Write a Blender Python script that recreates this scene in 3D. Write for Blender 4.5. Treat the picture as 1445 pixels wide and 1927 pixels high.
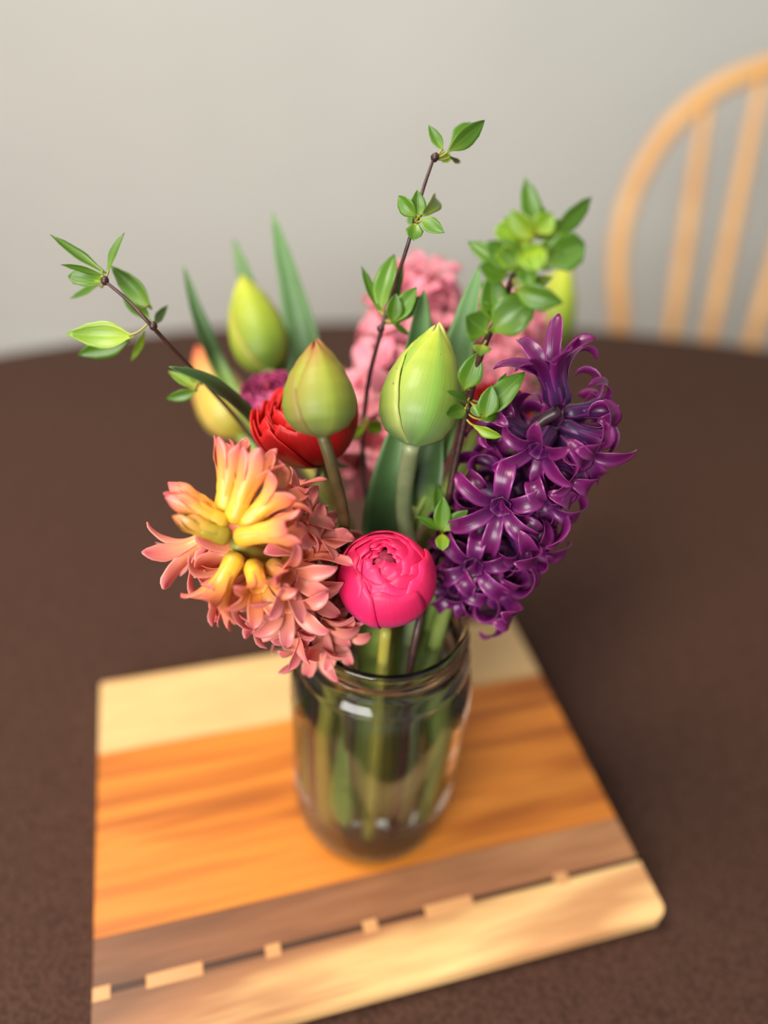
import bpy, bmesh, math, random
from mathutils import Vector, Matrix, Quaternion
random.seed(7)
PI = math.pi
scene = bpy.context.scene
C = scene.collection
for o in list(bpy.data.objects):
    bpy.data.objects.remove(o)

# ------------------------------------------------------------------ camera
F_PX, W_PX, H_PX = 1450.0, 1445.0, 1927.0
PITCH, ROLL = math.radians(38.13), math.radians(4.0)
Z_TABLE = 0.750
Z_BOARD = 0.768
CAM = Vector((0, 0, Z_BOARD + 0.45))
fw = Vector((0, math.cos(PITCH), -math.sin(PITCH)))
up0 = Vector((0, math.sin(PITCH), math.cos(PITCH)))
rt = Vector((1, 0, 0)) * math.cos(ROLL) + up0 * math.sin(ROLL)
up = Vector((1, 0, 0)) * -math.sin(ROLL) + up0 * math.cos(ROLL)
cam = bpy.data.cameras.new('camera')
co = bpy.data.objects.new('camera', cam)
C.objects.link(co)
co.matrix_world = Matrix(((rt.x, up.x, -fw.x, CAM.x), (rt.y, up.y, -fw.y, CAM.y),
                          (rt.z, up.z, -fw.z, CAM.z), (0, 0, 0, 1)))
cam.sensor_fit = 'HORIZONTAL'
cam.sensor_width = 36.0
cam.lens = F_PX / W_PX * 36.0
cam.clip_start = 0.02
cam.dof.use_dof = True
cam.dof.focus_distance = 0.336
cam.dof.aperture_fstop = 2.4
scene.camera = co

# ------------------------------------------------------------------ world, lights, exposure
scene.view_settings.view_transform = 'Standard'
scene.view_settings.look = 'None'
scene.view_settings.gamma = 1.0
scene.view_settings.exposure = -0.1
scene.view_settings.use_curve_mapping = False
world = bpy.data.worlds.new('room_light')
scene.world = world
world.use_nodes = True
wb = world.node_tree.nodes['Background']
wb.inputs[0].default_value = (0.98, 0.985, 1.0, 1)
wb.inputs[1].default_value = 0.40


def area_light(name, loc, target, size, power, color, size_y=None):
    l = bpy.data.lights.new(name, 'AREA')
    l.energy = power
    l.color = color
    l.size = size
    if size_y:
        l.shape = 'RECTANGLE'
        l.size_y = size_y
    o = bpy.data.objects.new(name, l)
    C.objects.link(o)
    o.location = loc
    d = Vector(target) - Vector(loc)
    o.rotation_euler = d.to_track_quat('-Z', 'Y').to_euler()
    return o


area_light('ceiling_lamp_light', (-0.75, 0.22, 2.40), (-0.2, 0.6, 0.75), 0.62, 34, (1.0, 0.89, 0.72))
area_light('window_light', (-0.9, -1.6, 1.80), (0.1, 0.4, 0.9), 1.3, 84, (1.0, 0.975, 0.93), 1.3)

scene.cycles.use_denoising = True
scene.cycles.sample_clamp_indirect = 6.0
scene.cycles.max_bounces = 14
scene.cycles.transparent_max_bounces = 16


# ------------------------------------------------------------------ helpers
def ray(px, py):
    return rt * ((px - W_PX / 2) / F_PX) - up * ((py - H_PX / 2) / F_PX) + fw


def P(px, py, d):
    return CAM + ray(px, py) * d


def mm(px, d):
    return px * d / F_PX


def lin(c):
    r = []
    for v in c[:3]:
        v /= 255.0
        r.append(v / 12.92 if v <= 0.04045 else ((v + 0.055) / 1.055) ** 2.4)
    return (*r, 1.0)


def mesh(name, verts, faces, uvs=None, smooth=True):
    me = bpy.data.meshes.new(name)
    me.from_pydata([tuple(v) for v in verts], [], faces)
    if uvs:
        layer = me.uv_layers.new(name='UVMap')
        for lp in me.loops:
            layer.data[lp.index].uv = uvs[lp.vertex_index]
    if smooth:
        me.polygons.foreach_set('use_smooth', [True] * len(me.polygons))
    me.update()
    return me


def obj(name, me, material=None, parent=None, matrix=None):
    o = bpy.data.objects.new(name, me)
    C.objects.link(o)
    if material and not me.materials:
        me.materials.append(material)
    if parent:
        o.parent = parent
    if matrix is not None:
        o.matrix_basis = matrix
    return o


def tag(o, label, cat, group=None, kind=None):
    o['label'] = label
    if cat:
        o['category'] = cat
    if group:
        o['group'] = group
    if kind:
        o['kind'] = kind
    return o


def thing(name, label, cat, loc=(0, 0, 0), group=None):
    o = bpy.data.objects.new(name, None)
    o.empty_display_size = 0.02
    C.objects.link(o)
    o.location = loc
    return tag(o, label, cat, group)


def under(root, pts):
    """world points -> local points of an unrotated Empty"""
    return [Vector(p) - root.location for p in pts]


def catmull(pts, n):
    pts = [Vector(p) for p in pts]
    if len(pts) == 2:
        return [pts[0].lerp(pts[1], i / n) for i in range(n + 1)]
    ext = [pts[0] * 2 - pts[1]] + pts + [pts[-1] * 2 - pts[-2]]
    out = []
    m = len(pts) - 1
    for i in range(n + 1):
        x = i / n * m
        k = min(int(x), m - 1)
        t = x - k
        p0, p1, p2, p3 = ext[k:k + 4]
        out.append(0.5 * ((2 * p1) + (p2 - p0) * t + (2 * p0 - 5 * p1 + 4 * p2 - p3) * t * t
                          + (3 * p1 - p0 - 3 * p2 + p3) * t ** 3))
    return out


def interp(tab, t):
    if t <= tab[0][0]:
        return tab[0][1]
    for (a, x), (b, y) in zip(tab, tab[1:]):
        if t <= b:
            s = (t - a) / (b - a)
            return x + (y - x) * (s * s * (3 - 2 * s) * 0.5 + s * 0.5)
    return tab[-1][1]


def tube(path, rads, seg=10, caps=True):
    """verts, faces, uvs of a tube along a smooth path"""
    path = [Vector(p) for p in path]
    n = len(path)
    if not isinstance(rads, (list, tuple)):
        rads = [rads] * n
    verts, faces, uvs = [], [], []
    t0 = (path[1] - path[0]).normalized()
    ref = Vector((0, 0, 1)) if abs(t0.z) < 0.9 else Vector((1, 0, 0))
    s = t0.cross(ref).normalized()
    for i, p in enumerate(path):
        t = (path[min(i + 1, n - 1)] - path[max(i - 1, 0)]).normalized()
        s = (s - t * s.dot(t)).normalized()
        b = t.cross(s)
        for j in range(seg):
            a = 2 * PI * j / seg
            verts.append(p + (s * math.cos(a) + b * math.sin(a)) * rads[i])
            uvs.append((i / (n - 1), j / seg))
    for i in range(n - 1):
        for j in range(seg):
            k = (j + 1) % seg
            faces.append((i * seg + j, i * seg + k, (i + 1) * seg + k, (i + 1) * seg + j))
    if caps:
        faces.append(tuple(range(seg - 1, -1, -1)))
        faces.append(tuple((n - 1) * seg + j for j in range(seg)))
    return verts, faces, uvs


def blade(cent, norm, width, cup=0.0, fold=0.0, thick=0.0004, nv=6, ruffle=0.0, rfreq=9, u0=0.0, u1=1.0, seed=0):
    """closed thin shell along a centre line; norm: one normal or one per point; width(t): half width"""
    n = len(cent) - 1
    rnd = random.Random(seed)
    ph = rnd.random() * 6
    verts, faces, uvs = [], [], []
    rows = nv + 1
    for side in (0, 1):
        for i, p in enumerate(cent):
            t = i / n
            T = (cent[min(i + 1, n)] - cent[max(i - 1, 0)]).normalized()
            N = norm[i] if isinstance(norm, list) else norm
            S = N.cross(T)
            if S.length < 1e-6:
                S = T.orthogonal()
            S.normalize()
            Nn = T.cross(S)
            w = max(width(t), 1e-5)
            cu = cup(t) if callable(cup) else cup
            for j in range(rows):
                v = 2 * j / nv - 1
                q = p + S * (w * v) + Nn * (w * (cu * v * v + fold * abs(v)))
                if ruffle:
                    q = q + Nn * (ruffle * w * abs(v) ** 2 * math.sin(rfreq * t + ph + (2 if v > 0 else 0)))
                if side:
                    q = q - Nn * (thick * (1 - 0.6 * v * v) * (0.5 + 0.5 * math.sin(PI * min(max(t, 0.05), 0.95))))
                verts.append(q)
                uvs.append((u0 + (u1 - u0) * t, j / nv))
    off = (n + 1) * rows
    for i in range(n):
        for j in range(nv):
            a, b, c, d = i * rows + j, i * rows + j + 1, (i + 1) * rows + j + 1, (i + 1) * rows + j
            faces.append((a, b, c, d))
            faces.append((off + d, off + c, off + b, off + a))
    for i in range(n):
        a, d = i * rows, (i + 1) * rows
        faces.append((a, d, off + d, off + a))
        a, d = i * rows + nv, (i + 1) * rows + nv
        faces.append((d, a, off + a, off + d))
    for j in range(nv):
        faces.append((j + 1, j, off + j, off + j + 1))
        a = n * rows + j
        faces.append((a, a + 1, off + a + 1, off + a))
    return verts, faces, uvs


def lathe(prof, seg=48):
    verts, faces = [], []
    n = len(prof)
    for r, z in prof:
        for j in range(seg):
            a = 2 * PI * j / seg
            verts.append((r * math.cos(a), r * math.sin(a), z))
    for i in range(n - 1):
        for j in range(seg):
            k = (j + 1) % seg
            faces.append((i * seg + j, i * seg + k, (i + 1) * seg + k, (i + 1) * seg + j))
    return verts, faces


def frame(zdir, xhint=Vector((0, 0, 1))):
    z = Vector(zdir).normalized()
    x = Vector(xhint) - z * Vector(xhint).dot(z)
    if x.length < 1e-5:
        x = z.orthogonal()
    x.normalize()
    y = z.cross(x)
    return Matrix((x, y, z)).transposed()


def bevel_box(name, x0, x1, y0, y1, z0, z1, bev, mat, parent, seg=2):
    bm = bmesh.new()
    bmesh.ops.create_cube(bm, size=1.0)
    bmesh.ops.scale(bm, vec=(x1 - x0, y1 - y0, z1 - z0), verts=bm.verts)
    bmesh.ops.translate(bm, vec=((x0 + x1) / 2, (y0 + y1) / 2, (z0 + z1) / 2), verts=bm.verts)
    if bev:
        bmesh.ops.bevel(bm, geom=bm.edges[:], offset=bev, segments=seg, affect='EDGES', profile=0.6)
    me = bpy.data.meshes.new(name)
    bm.to_mesh(me)
    bm.free()
    return obj(name, me, mat, parent)


# ------------------------------------------------------------------ materials
def new_mat(name):
    m = bpy.data.materials.new(name)
    m.use_nodes = True
    nt = m.node_tree
    return m, nt, nt.nodes['Principled BSDF'], nt.nodes['Material Output']


def setp(b, **k):
    for key, v in k.items():
        b.inputs[key.replace('_', ' ')].default_value = v


def ramp(nt, stops, fac=None):
    r = nt.nodes.new('ShaderNodeValToRGB')
    el = r.color_ramp.elements
    while len(el) < len(stops):
        el.new(0.5)
    for e, (p, c) in zip(el, stops):
        e.position = p
        e.color = lin(c)
    if fac is not None:
        nt.links.new(fac, r.inputs[0])
    return r


def math_node(nt, op, a, b=None, clamp=False):
    n = nt.nodes.new('ShaderNodeMath')
    n.operation = op
    n.use_clamp = clamp
    for i, v in enumerate((a, b)):
        if v is None:
            continue
        if isinstance(v, (int, float)):
            n.inputs[i].default_value = v
        else:
            nt.links.new(v, n.inputs[i])
    return n.outputs[0]


def mix_col(nt, fac, a, b, mode='MIX'):
    n = nt.nodes.new('ShaderNodeMix')
    n.data_type = 'RGBA'
    n.blend_type = mode
    for idx, v in ((0, fac), (6, a), (7, b)):
        if isinstance(v, (int, float, tuple)):
            n.inputs[idx].default_value = v
        else:
            nt.links.new(v, n.inputs[idx])
    return n.outputs[2]


def petal_mat(name, stops, edge=None, edge_amt=0.5, rough=0.42, transl=0.18, vein=0.25, vein_scale=26, vary=0.10, coat=0.15, bump=0.25, mid=None, mid_amt=0.6, mid_w=0.22):
    """colour along the length (UV x), lengthwise veins (UV y), margin tint"""
    m, nt, b, out = new_mat(name)
    uv = nt.nodes.new('ShaderNodeUVMap')
    sep = nt.nodes.new('ShaderNodeSeparateXYZ')
    nt.links.new(uv.outputs[0], sep.inputs[0])
    tc = nt.nodes.new('ShaderNodeTexCoord')
    ns = nt.nodes.new('ShaderNodeTexNoise')
    ns.inputs['Scale'].default_value = 130
    ns.inputs['Detail'].default_value = 3
    nt.links.new(tc.outputs['Object'], ns.inputs['Vector'])
    u = math_node(nt, 'ADD', sep.outputs[0], math_node(nt, 'MULTIPLY', math_node(nt, 'SUBTRACT', ns.outputs[0], 0.5), vary * 2))
    col = ramp(nt, stops, u).outputs[0]
    # veins run along the length
    cmb = nt.nodes.new('ShaderNodeCombineXYZ')
    nt.links.new(math_node(nt, 'MULTIPLY', sep.outputs[0], 1.6), cmb.inputs[0])
    nt.links.new(math_node(nt, 'MULTIPLY', sep.outputs[1], vein_scale), cmb.inputs[1])
    vn = nt.nodes.new('ShaderNodeTexNoise')
    vn.inputs['Scale'].default_value = 1.0
    vn.inputs['Detail'].default_value = 2
    nt.links.new(cmb.outputs[0], vn.inputs['Vector'])
    vfac = math_node(nt, 'MULTIPLY', math_node(nt, 'SUBTRACT', 0.62, vn.outputs[0], True), vein * 3, True)
    dark = mix_col(nt, 1.0, col, (0.55, 0.5, 0.5, 1), 'MULTIPLY')
    col = mix_col(nt, vfac, col, dark)
    if edge:
        d = math_node(nt, 'ABSOLUTE', math_node(nt, 'SUBTRACT', math_node(nt, 'MULTIPLY', sep.outputs[1], 2), 1))
        d = math_node(nt, 'POWER', d, 3)
        col = mix_col(nt, math_node(nt, 'MULTIPLY', d, edge_amt), col, lin(edge))
    if mid:
        d = math_node(nt, 'ABSOLUTE', math_node(nt, 'SUBTRACT', sep.outputs[1], 0.5))
        d = math_node(nt, 'SUBTRACT', 1.0, math_node(nt, 'DIVIDE', d, mid_w), True)
        d = math_node(nt, 'POWER', d, 1.5)
        col = mix_col(nt, math_node(nt, 'MULTIPLY', d, mid_amt), col, lin(mid))
    oi = nt.nodes.new('ShaderNodeObjectInfo')
    hsv = nt.nodes.new('ShaderNodeHueSaturation')
    nt.links.new(math_node(nt, 'ADD', 0.88, math_node(nt, 'MULTIPLY', oi.outputs['Random'], 0.24)), hsv.inputs['Value'])
    nt.links.new(col, hsv.inputs['Color'])
    col = hsv.outputs[0]
    nt.links.new(col, b.inputs['Base Color'])
    setp(b, Roughness=rough, Coat_Weight=coat, Coat_Roughness=0.18)
    bp = nt.nodes.new('ShaderNodeBump')
    bp.inputs['Strength'].default_value = bump
    bp.inputs['Distance'].default_value = 0.0006
    nt.links.new(vn.outputs[0], bp.inputs['Height'])
    nt.links.new(bp.outputs[0], b.inputs['Normal'])
    if transl:
        tr = nt.nodes.new('ShaderNodeBsdfTranslucent')
        nt.links.new(col, tr.inputs[0])
        mx = nt.nodes.new('ShaderNodeMixShader')
        mx.inputs[0].default_value = transl
        nt.links.new(b.outputs[0], mx.inputs[1])
        nt.links.new(tr.outputs[0], mx.inputs[2])
        nt.links.new(mx.outputs[0], out.inputs[0])
    return m


def plain_mat(name, col, rough=0.5, col2=None, scale=60, bump=0.0, **k):
    m, nt, b, out = new_mat(name)
    setp(b, Roughness=rough, **k)
    tc = nt.nodes.new('ShaderNodeTexCoord')
    ns = nt.nodes.new('ShaderNodeTexNoise')
    ns.inputs['Scale'].default_value = scale
    ns.inputs['Detail'].default_value = 4
    nt.links.new(tc.outputs['Object'], ns.inputs['Vector'])
    r = ramp(nt, [(0.35, col), (0.65, col2 or col)], ns.outputs[0])
    nt.links.new(r.outputs[0], b.inputs['Base Color'])
    if bump:
        bp = nt.nodes.new('ShaderNodeBump')
        bp.inputs['Strength'].default_value = bump
        bp.inputs['Distance'].default_value = 0.001
        nt.links.new(ns.outputs[0], bp.inputs['Height'])
        nt.links.new(bp.outputs[0], b.inputs['Normal'])
    return m


def wood_mat(name, stops, stretch=14, scale=9, rough=0.38, warp=0.0, fine=0.25, seed=0.0, xg=0.0, yg=0.0, x0=0.0, y0=0.0, namp=1.0):
    """grain along local x"""
    m, nt, b, out = new_mat(name)
    tc = nt.nodes.new('ShaderNodeTexCoord')
    mp = nt.nodes.new('ShaderNodeMapping')
    mp.inputs['Location'].default_value = (seed, seed * 1.7, seed * 0.3)
    mp.inputs['Scale'].default_value = (1.0, stretch, stretch)
    if warp:
        mp.inputs['Rotation'].default_value = (0, 0, warp)
    nt.links.new(tc.outputs['Object'], mp.inputs['Vector'])
    ns = nt.nodes.new('ShaderNodeTexNoise')
    ns.inputs['Scale'].default_value = scale
    ns.inputs['Detail'].default_value = 3
    ns.inputs['Distortion'].default_value = 0.4
    nt.links.new(mp.outputs[0], ns.inputs['Vector'])
    fac = ns.outputs[0]
    if xg or yg:
        sp = nt.nodes.new('ShaderNodeSeparateXYZ')
        nt.links.new(tc.outputs['Object'], sp.inputs[0])
        gx = math_node(nt, 'MULTIPLY', math_node(nt, 'SUBTRACT', sp.outputs[0], x0), xg)
        gy = math_node(nt, 'MULTIPLY', math_node(nt, 'SUBTRACT', sp.outputs[1], y0), yg)
        fac = math_node(nt, 'ADD', math_node(nt, 'ADD', gx, gy), math_node(nt, 'ADD', 0.5, math_node(nt, 'MULTIPLY', math_node(nt, 'SUBTRACT', fac, 0.5), namp)))
    col = ramp(nt, stops, fac).outputs[0]
    n2 = nt.nodes.new('ShaderNodeTexNoise')
    n2.inputs['Scale'].default_value = scale * 6
    n2.inputs['Detail'].default_value = 2
    nt.links.new(mp.outputs[0], n2.inputs['Vector'])
    f = math_node(nt, 'MULTIPLY', math_node(nt, 'SUBTRACT', 0.6, n2.outputs[0], True), fine * 4, True)
    col = mix_col(nt, f, col, mix_col(nt, 1.0, col, (0.55, 0.45, 0.4, 1), 'MULTIPLY'))
    nt.links.new(col, b.inputs['Base Color'])
    setp(b, Roughness=rough)
    return m


M = {}
M['wall'] = plain_mat('painted_wall', (203, 205, 202), 0.85, (206, 208, 205), 3, 0.0)
M['floor'] = wood_mat('floor_wood', [(0.3, (120, 84, 52)), (0.7, (160, 118, 76))], 10, 2)
M['oak'] = wood_mat('chair_wood', [(0.3, (226, 168, 100)), (0.7, (240, 190, 124))], 1, 8, 0.4, fine=0.1)
M['dark_wood'] = wood_mat('table_wood', [(0.3, (80, 48, 30)), (0.7, (110, 70, 42))], 10, 4)

# brown woven cloth
m, nt, b, out = new_mat('brown_cloth')
tc = nt.nodes.new('ShaderNodeTexCoord')
vor = nt.nodes.new('ShaderNodeTexVoronoi')
vor.inputs['Scale'].default_value = 420
nt.links.new(tc.outputs['Object'], vor.inputs['Vector'])
ns = nt.nodes.new('ShaderNodeTexNoise')
ns.inputs['Scale'].default_value = 260
nt.links.new(tc.outputs['Object'], ns.inputs['Vector'])
r = ramp(nt, [(0.1, (82, 57, 47)), (0.8, (60, 40, 32))], vor.outputs['Distance'])
nt.links.new(r.outputs[0], b.inputs['Base Color'])
bp = nt.nodes.new('ShaderNodeBump')
bp.inputs['Strength'].default_value = 0.5
bp.inputs['Distance'].default_value = 0.0008
nt.links.new(math_node(nt, 'SUBTRACT', ns.outputs[0], vor.outputs['Distance']), bp.inputs['Height'])
nt.links.new(bp.outputs[0], b.inputs['Normal'])
setp(b, Roughness=0.72)
b.inputs['Specular IOR Level'].default_value = 0.12
M['cloth'] = m

M['maple'] = wood_mat('maple', [(0.3, (214, 168, 112)), (0.6, (224, 186, 128)), (0.8, (204, 154, 102))], 7, 7, 0.4, 0.02, 0.12, 3)
M['cherry'] = wood_mat('cherry', [(0.28, (150, 80, 24)), (0.42, (190, 106, 32)), (0.55, (216, 132, 46)), (0.66, (206, 118, 38)), (0.8, (160, 88, 28))], 16, 3.0, 0.4, 0.03, 0.15, 5, xg=-0.35, yg=-0.6, x0=0.16, y0=0.12, namp=1.5)
M['walnut'] = wood_mat('walnut', [(0.25, (104, 64, 40)), (0.45, (132, 84, 54)), (0.62, (160, 108, 72)), (0.8, (188, 136, 90))], 10, 4, 0.42, 0.03, 0.3, 9, xg=1.0, yg=0.0, x0=0.2, namp=0.8)
M['wenge'] = wood_mat('wenge', [(0.3, (52, 30, 20)), (0.7, (74, 44, 30))], 10, 5, 0.45, 0, 0.3, 2)
M['inlay'] = wood_mat('inlay', [(0.3, (196, 138, 88)), (0.7, (210, 156, 102))], 6, 8, 0.4, 0, 0.1, 4)
M['sapwood'] = wood_mat('sapwood', [(0.22, (122, 78, 50)), (0.36, (166, 112, 72)), (0.48, (222, 176, 116)), (0.60, (232, 190, 128)), (0.70, (204, 150, 100)), (0.78, (196, 142, 94)), (0.9, (230, 186, 126))], 10, 5.0, 0.42, 0.16, 0.2, 1.35, xg=1.9, yg=-9.0, x0=0.165, y0=0.016, namp=0.5)

m, nt, b, out = new_mat('clear_glass')
setp(b, Base_Color=(0.97, 0.985, 0.97, 1), Roughness=0.0, IOR=1.47, Transmission_Weight=1.0)
M['glass'] = m
m, nt, b, out = new_mat('water')
setp(b, Base_Color=(0.97, 0.985, 0.96, 1), Roughness=0.0, IOR=1.333, Transmission_Weight=1.0)
M['water'] = m

M['peach'] = petal_mat('peach_petal', [(0.0, (224, 184, 58)), (0.18, (246, 184, 82)), (0.36, (250, 164, 104)), (0.60, (250, 160, 130)), (0.92, (234, 126, 134))],
                       (255, 186, 174), 0.55, 0.42, 0.30, 0.28, 14, 0.06, 0.25)
M['peach_young'] = petal_mat('young_peach_petal', [(0.0, (214, 182, 40)), (0.3, (246, 194, 60)), (0.58, (246, 170, 84)), (0.82, (240, 140, 104)), (1.0, (226, 112, 118))],
                             (232, 128, 120), 0.4, 0.38, 0.2, 0.15, 18, 0.06, 0.25)
M['peach_bud'] = petal_mat('green_peach_bud', [(0.0, (148, 134, 34)), (0.35, (190, 168, 52)), (0.7, (220, 160, 70)), (1.0, (214, 120, 90))],
                           (160, 140, 50), 0.5, 0.4, 0.12, 0.2, 14, 0.1, 0.2)
M['purple'] = petal_mat('purple_petal', [(0.0, (52, 26, 64)), (0.3, (72, 32, 86)), (0.45, (84, 16, 80)), (0.75, (92, 10, 76)), (1.0, (114, 20, 92))],
                        (158, 60, 140), 0.55, 0.36, 0.12, 0.4, 10, 0.06, 0.2)
M['rose'] = petal_mat('pink_petal', [(0.0, (206, 120, 130)), (0.4, (232, 132, 148)), (0.7, (240, 156, 172)), (1.0, (230, 112, 144))],
                      (248, 186, 196), 0.6, 0.45, 0.2, 0.15, 14, 0.05, 0.1)
M['hot_pink'] = petal_mat('hot_pink_petal', [(0.0, (186, 70, 138)), (0.48, (202, 62, 134)), (0.70, (232, 34, 102)), (1.0, (240, 40, 104))],
                          None, 0, 0.5, 0.22, 0.12, 20, 0.04, 0.03)
M['red'] = petal_mat('red_petal', [(0.0, (128, 8, 18)), (0.4, (164, 6, 18)), (0.8, (204, 14, 20)), (1.0, (222, 34, 34))],
                     None, 0, 0.5, 0.22, 0.45, 46, 0.04, 0.05)
M['magenta'] = petal_mat('magenta_petal', [(0.0, (130, 30, 84)), (0.5, (160, 42, 100)), (1.0, (184, 64, 120))],
                         None, 0, 0.45, 0.15, 0.3, 30, 0.04, 0.05)
M['tulip_lime'] = petal_mat('lime_tulip', [(0.0, (100, 134, 84)), (0.22, (118, 148, 64)), (0.55, (142, 168, 54)), (0.88, (182, 196, 58)), (1.0, (224, 226, 136))],
                            (208, 206, 110), 0.5, 0.5, 0.14, 0.22, 44, 0.05, 0.1, 0.2, (116, 164, 66), 0.6, 0.16)
M['tulip_lime_back'] = petal_mat('yellow_lime_tulip', [(0.0, (98, 132, 48)), (0.3, (142, 168, 46)), (0.7, (184, 200, 58)), (1.0, (214, 220, 76))],
                                 (176, 150, 70), 0.6, 0.55, 0.14, 0.15, 22, 0.06, 0.04, 0.15)
M['tulip_olive'] = petal_mat('olive_tulip', [(0.0, (104, 126, 70)), (0.3, (122, 136, 48)), (0.7, (150, 150, 44)), (0.9, (160, 124, 50)), (1.0, (164, 86, 52))],
                             (146, 100, 62), 0.6, 0.55, 0.12, 0.15, 18, 0.06, 0.04, 0.15, (150, 168, 60), 0.4, 0.2)
M['tulip_orange'] = petal_mat('orange_flushed_tulip', [(0.0, (170, 160, 60)), (0.4, (188, 170, 70)), (0.75, (206, 150, 80)), (1.0, (228, 104, 74))],
                              (206, 150, 80), 0.5, 0.45, 0.12, 0.2, 18, 0.06, 0.1)
M['tulip_leaf'] = petal_mat('tulip_leaf', [(0.0, (158, 170, 84)), (0.24, (132, 154, 64)), (0.40, (106, 138, 60)), (0.52, (56, 84, 44)), (0.72, (80, 118, 66)), (1.0, (98, 138, 80))],
                            (120, 156, 100), 0.25, 0.5, 0.14, 0.25, 30, 0.08, 0.05)
M['leaf_base'] = petal_mat('pale_leaf_base', [(0.0, (186, 200, 120)), (0.5, (150, 180, 78)), (1.0, (110, 148, 62))],
                           (140, 170, 90), 0.25, 0.5, 0.2, 0.2, 20, 0.08, 0.05)
M['sprig_leaf'] = petal_mat('sprig_leaf', [(0.0, (118, 152, 36)), (0.4, (84, 128, 28)), (1.0, (76, 120, 26))],
                            (100, 146, 36), 0.25, 0.42, 0.24, 0.3, 10, 0.12, 0.15, 0.3, (128, 164, 58), 0.5, 0.05)
M['sprig_leaf_pale'] = petal_mat('pale_sprig_leaf', [(0.0, (160, 178, 44)), (0.5, (126, 164, 34)), (1.0, (116, 154, 32))],
                                 (150, 176, 50), 0.25, 0.42, 0.25, 0.25, 10, 0.12, 0.15, 0.3, (162, 188, 74), 0.5, 0.05)
M['sprig_stem'] = plain_mat('dark_twig', (46, 24, 26), 0.45, (70, 40, 34), 200, 0.3)
M['stem'] = plain_mat('green_stem', (124, 152, 66), 0.45, (142, 166, 82), 90)
M['stem_olive'] = plain_mat('olive_stem', (72, 62, 32), 0.5, (90, 80, 42), 90)
M['stem_pale'] = plain_mat('pale_stem', (104, 116, 78), 0.4, (122, 132, 94), 90)
M['stem_purple'] = petal_mat('purple_to_green_stem', [(0.0, (62, 38, 52)), (0.45, (76, 50, 54)), (0.62, (104, 118, 58)), (1.0, (142, 162, 82))], None, 0, 0.4, 0.0, 0.15, 8, 0.04, 0.1)
M['stem_yellow'] = plain_mat('yellow_green_stem', (160, 150, 60), 0.45, (140, 140, 60), 90)
M['heart'] = plain_mat('dark_heart', (150, 20, 60), 0.6, (110, 16, 44), 300)
M['anther'] = plain_mat('anther', (226, 200, 150), 0.6)

# ------------------------------------------------------------------ setting
WALL_Y = 2.15


def struct(name, x0, x1, y0, y1, z0, z1, mat, label):
    o = bevel_box(name, x0, x1, y0, y1, z0, z1, 0, mat, None)
    o['kind'] = 'structure'
    o['label'] = label
    return o


struct('floor', -2.6, 2.8, -2.6, WALL_Y, -0.05, 0.0, M['floor'], 'brown wooden floor under the table')
struct('wall_back', -2.6, 2.8, WALL_Y, WALL_Y + 0.1, 0, 2.7, M['wall'], 'plain pale grey painted wall behind the chair')
struct('wall_left', -2.7, -2.6, -2.6, WALL_Y + 0.1, 0, 2.7, M['wall'], 'plain pale painted side wall')
struct('wall_right', 2.8, 2.9, -2.6, WALL_Y + 0.1, 0, 2.7, M['wall'], 'plain pale painted side wall on the chair side')
struct('baseboard_back', -2.6, 2.8, WALL_Y - 0.015, WALL_Y, 0, 0.1, M['wall'], 'pale baseboard along the back wall')

# ------------------------------------------------------------------ table and cloth
TX, TY, TA, TB = 0.25, 0.467, 1.0, 0.60
NSEG = 120


def oval(a, b, z, wob=0.0):
    return [Vector((TX + (a + wob * math.sin(13 * t + 1)) * math.cos(t), TY + (b + wob * math.sin(13 * t + 1)) * math.sin(t), z))
            for t in [2 * PI * i / NSEG for i in range(NSEG)]]


def rings(rs, cap0=True, cap1=True):
    v, f = [], []
    for r_ in rs:
        v += r_
    for i in range(len(rs) - 1):
        for j in range(NSEG):
            k = (j + 1) % NSEG
            f.append((i * NSEG + j, i * NSEG + k, (i + 1) * NSEG + k, (i + 1) * NSEG + j))
    if cap0:
        f.append(tuple(range(NSEG - 1, -1, -1)))
    if cap1:
        f.append(tuple((len(rs) - 1) * NSEG + j for j in range(NSEG)))
    return v, f


table = thing('dining_table', 'oval dining table hidden under a dark brown cloth', 'table', (TX, TY, 0))


def tl(pv):
    return [p - table.location for p in pv]


v, f = rings([oval(TA - 0.015, TB - 0.015, 0.715), oval(TA - 0.006, TB - 0.006, 0.722), oval(TA - 0.006, TB - 0.006, 0.742), oval(TA - 0.012, TB - 0.012, 0.748)])
obj('tabletop', mesh('tabletop', tl(v), f, smooth=False), M['dark_wood'], table)
prof = [(0.0, 0.0), (0.05, 0.0), (0.06, 0.03), (0.045, 0.1), (0.03, 0.2), (0.05, 0.45), (0.035, 0.6), (0.055, 0.69), (0.055, 0.715), (0, 0.715)]
leg_me = None
for sx in (-0.55, 0.55):
    for sy in (-0.28, 0.28):
        if leg_me is None:
            v, f = lathe(prof, 20)
            leg_me = mesh('leg', v, f)
        obj('leg', leg_me, M['dark_wood'], table, Matrix.Translation((sx, sy, 0)))

v, f = rings([oval(TA - 0.004, TB - 0.004, 0.56, 0.02), oval(TA, TB, 0.62, 0.012), oval(TA + 0.001, TB + 0.001, 0.70, 0.004), oval(TA, TB, 0.742),
              oval(TA - 0.003, TB - 0.003, 0.748), oval(TA - 0.01, TB - 0.01, 0.750), oval(TA - 0.3, TB - 0.3, 0.750)], cap0=False)
cloth = obj('tablecloth', mesh('tablecloth', v, f), M['cloth'])
tag(cloth, 'dark brown woven cloth covering the oval table', 'tablecloth')

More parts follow.
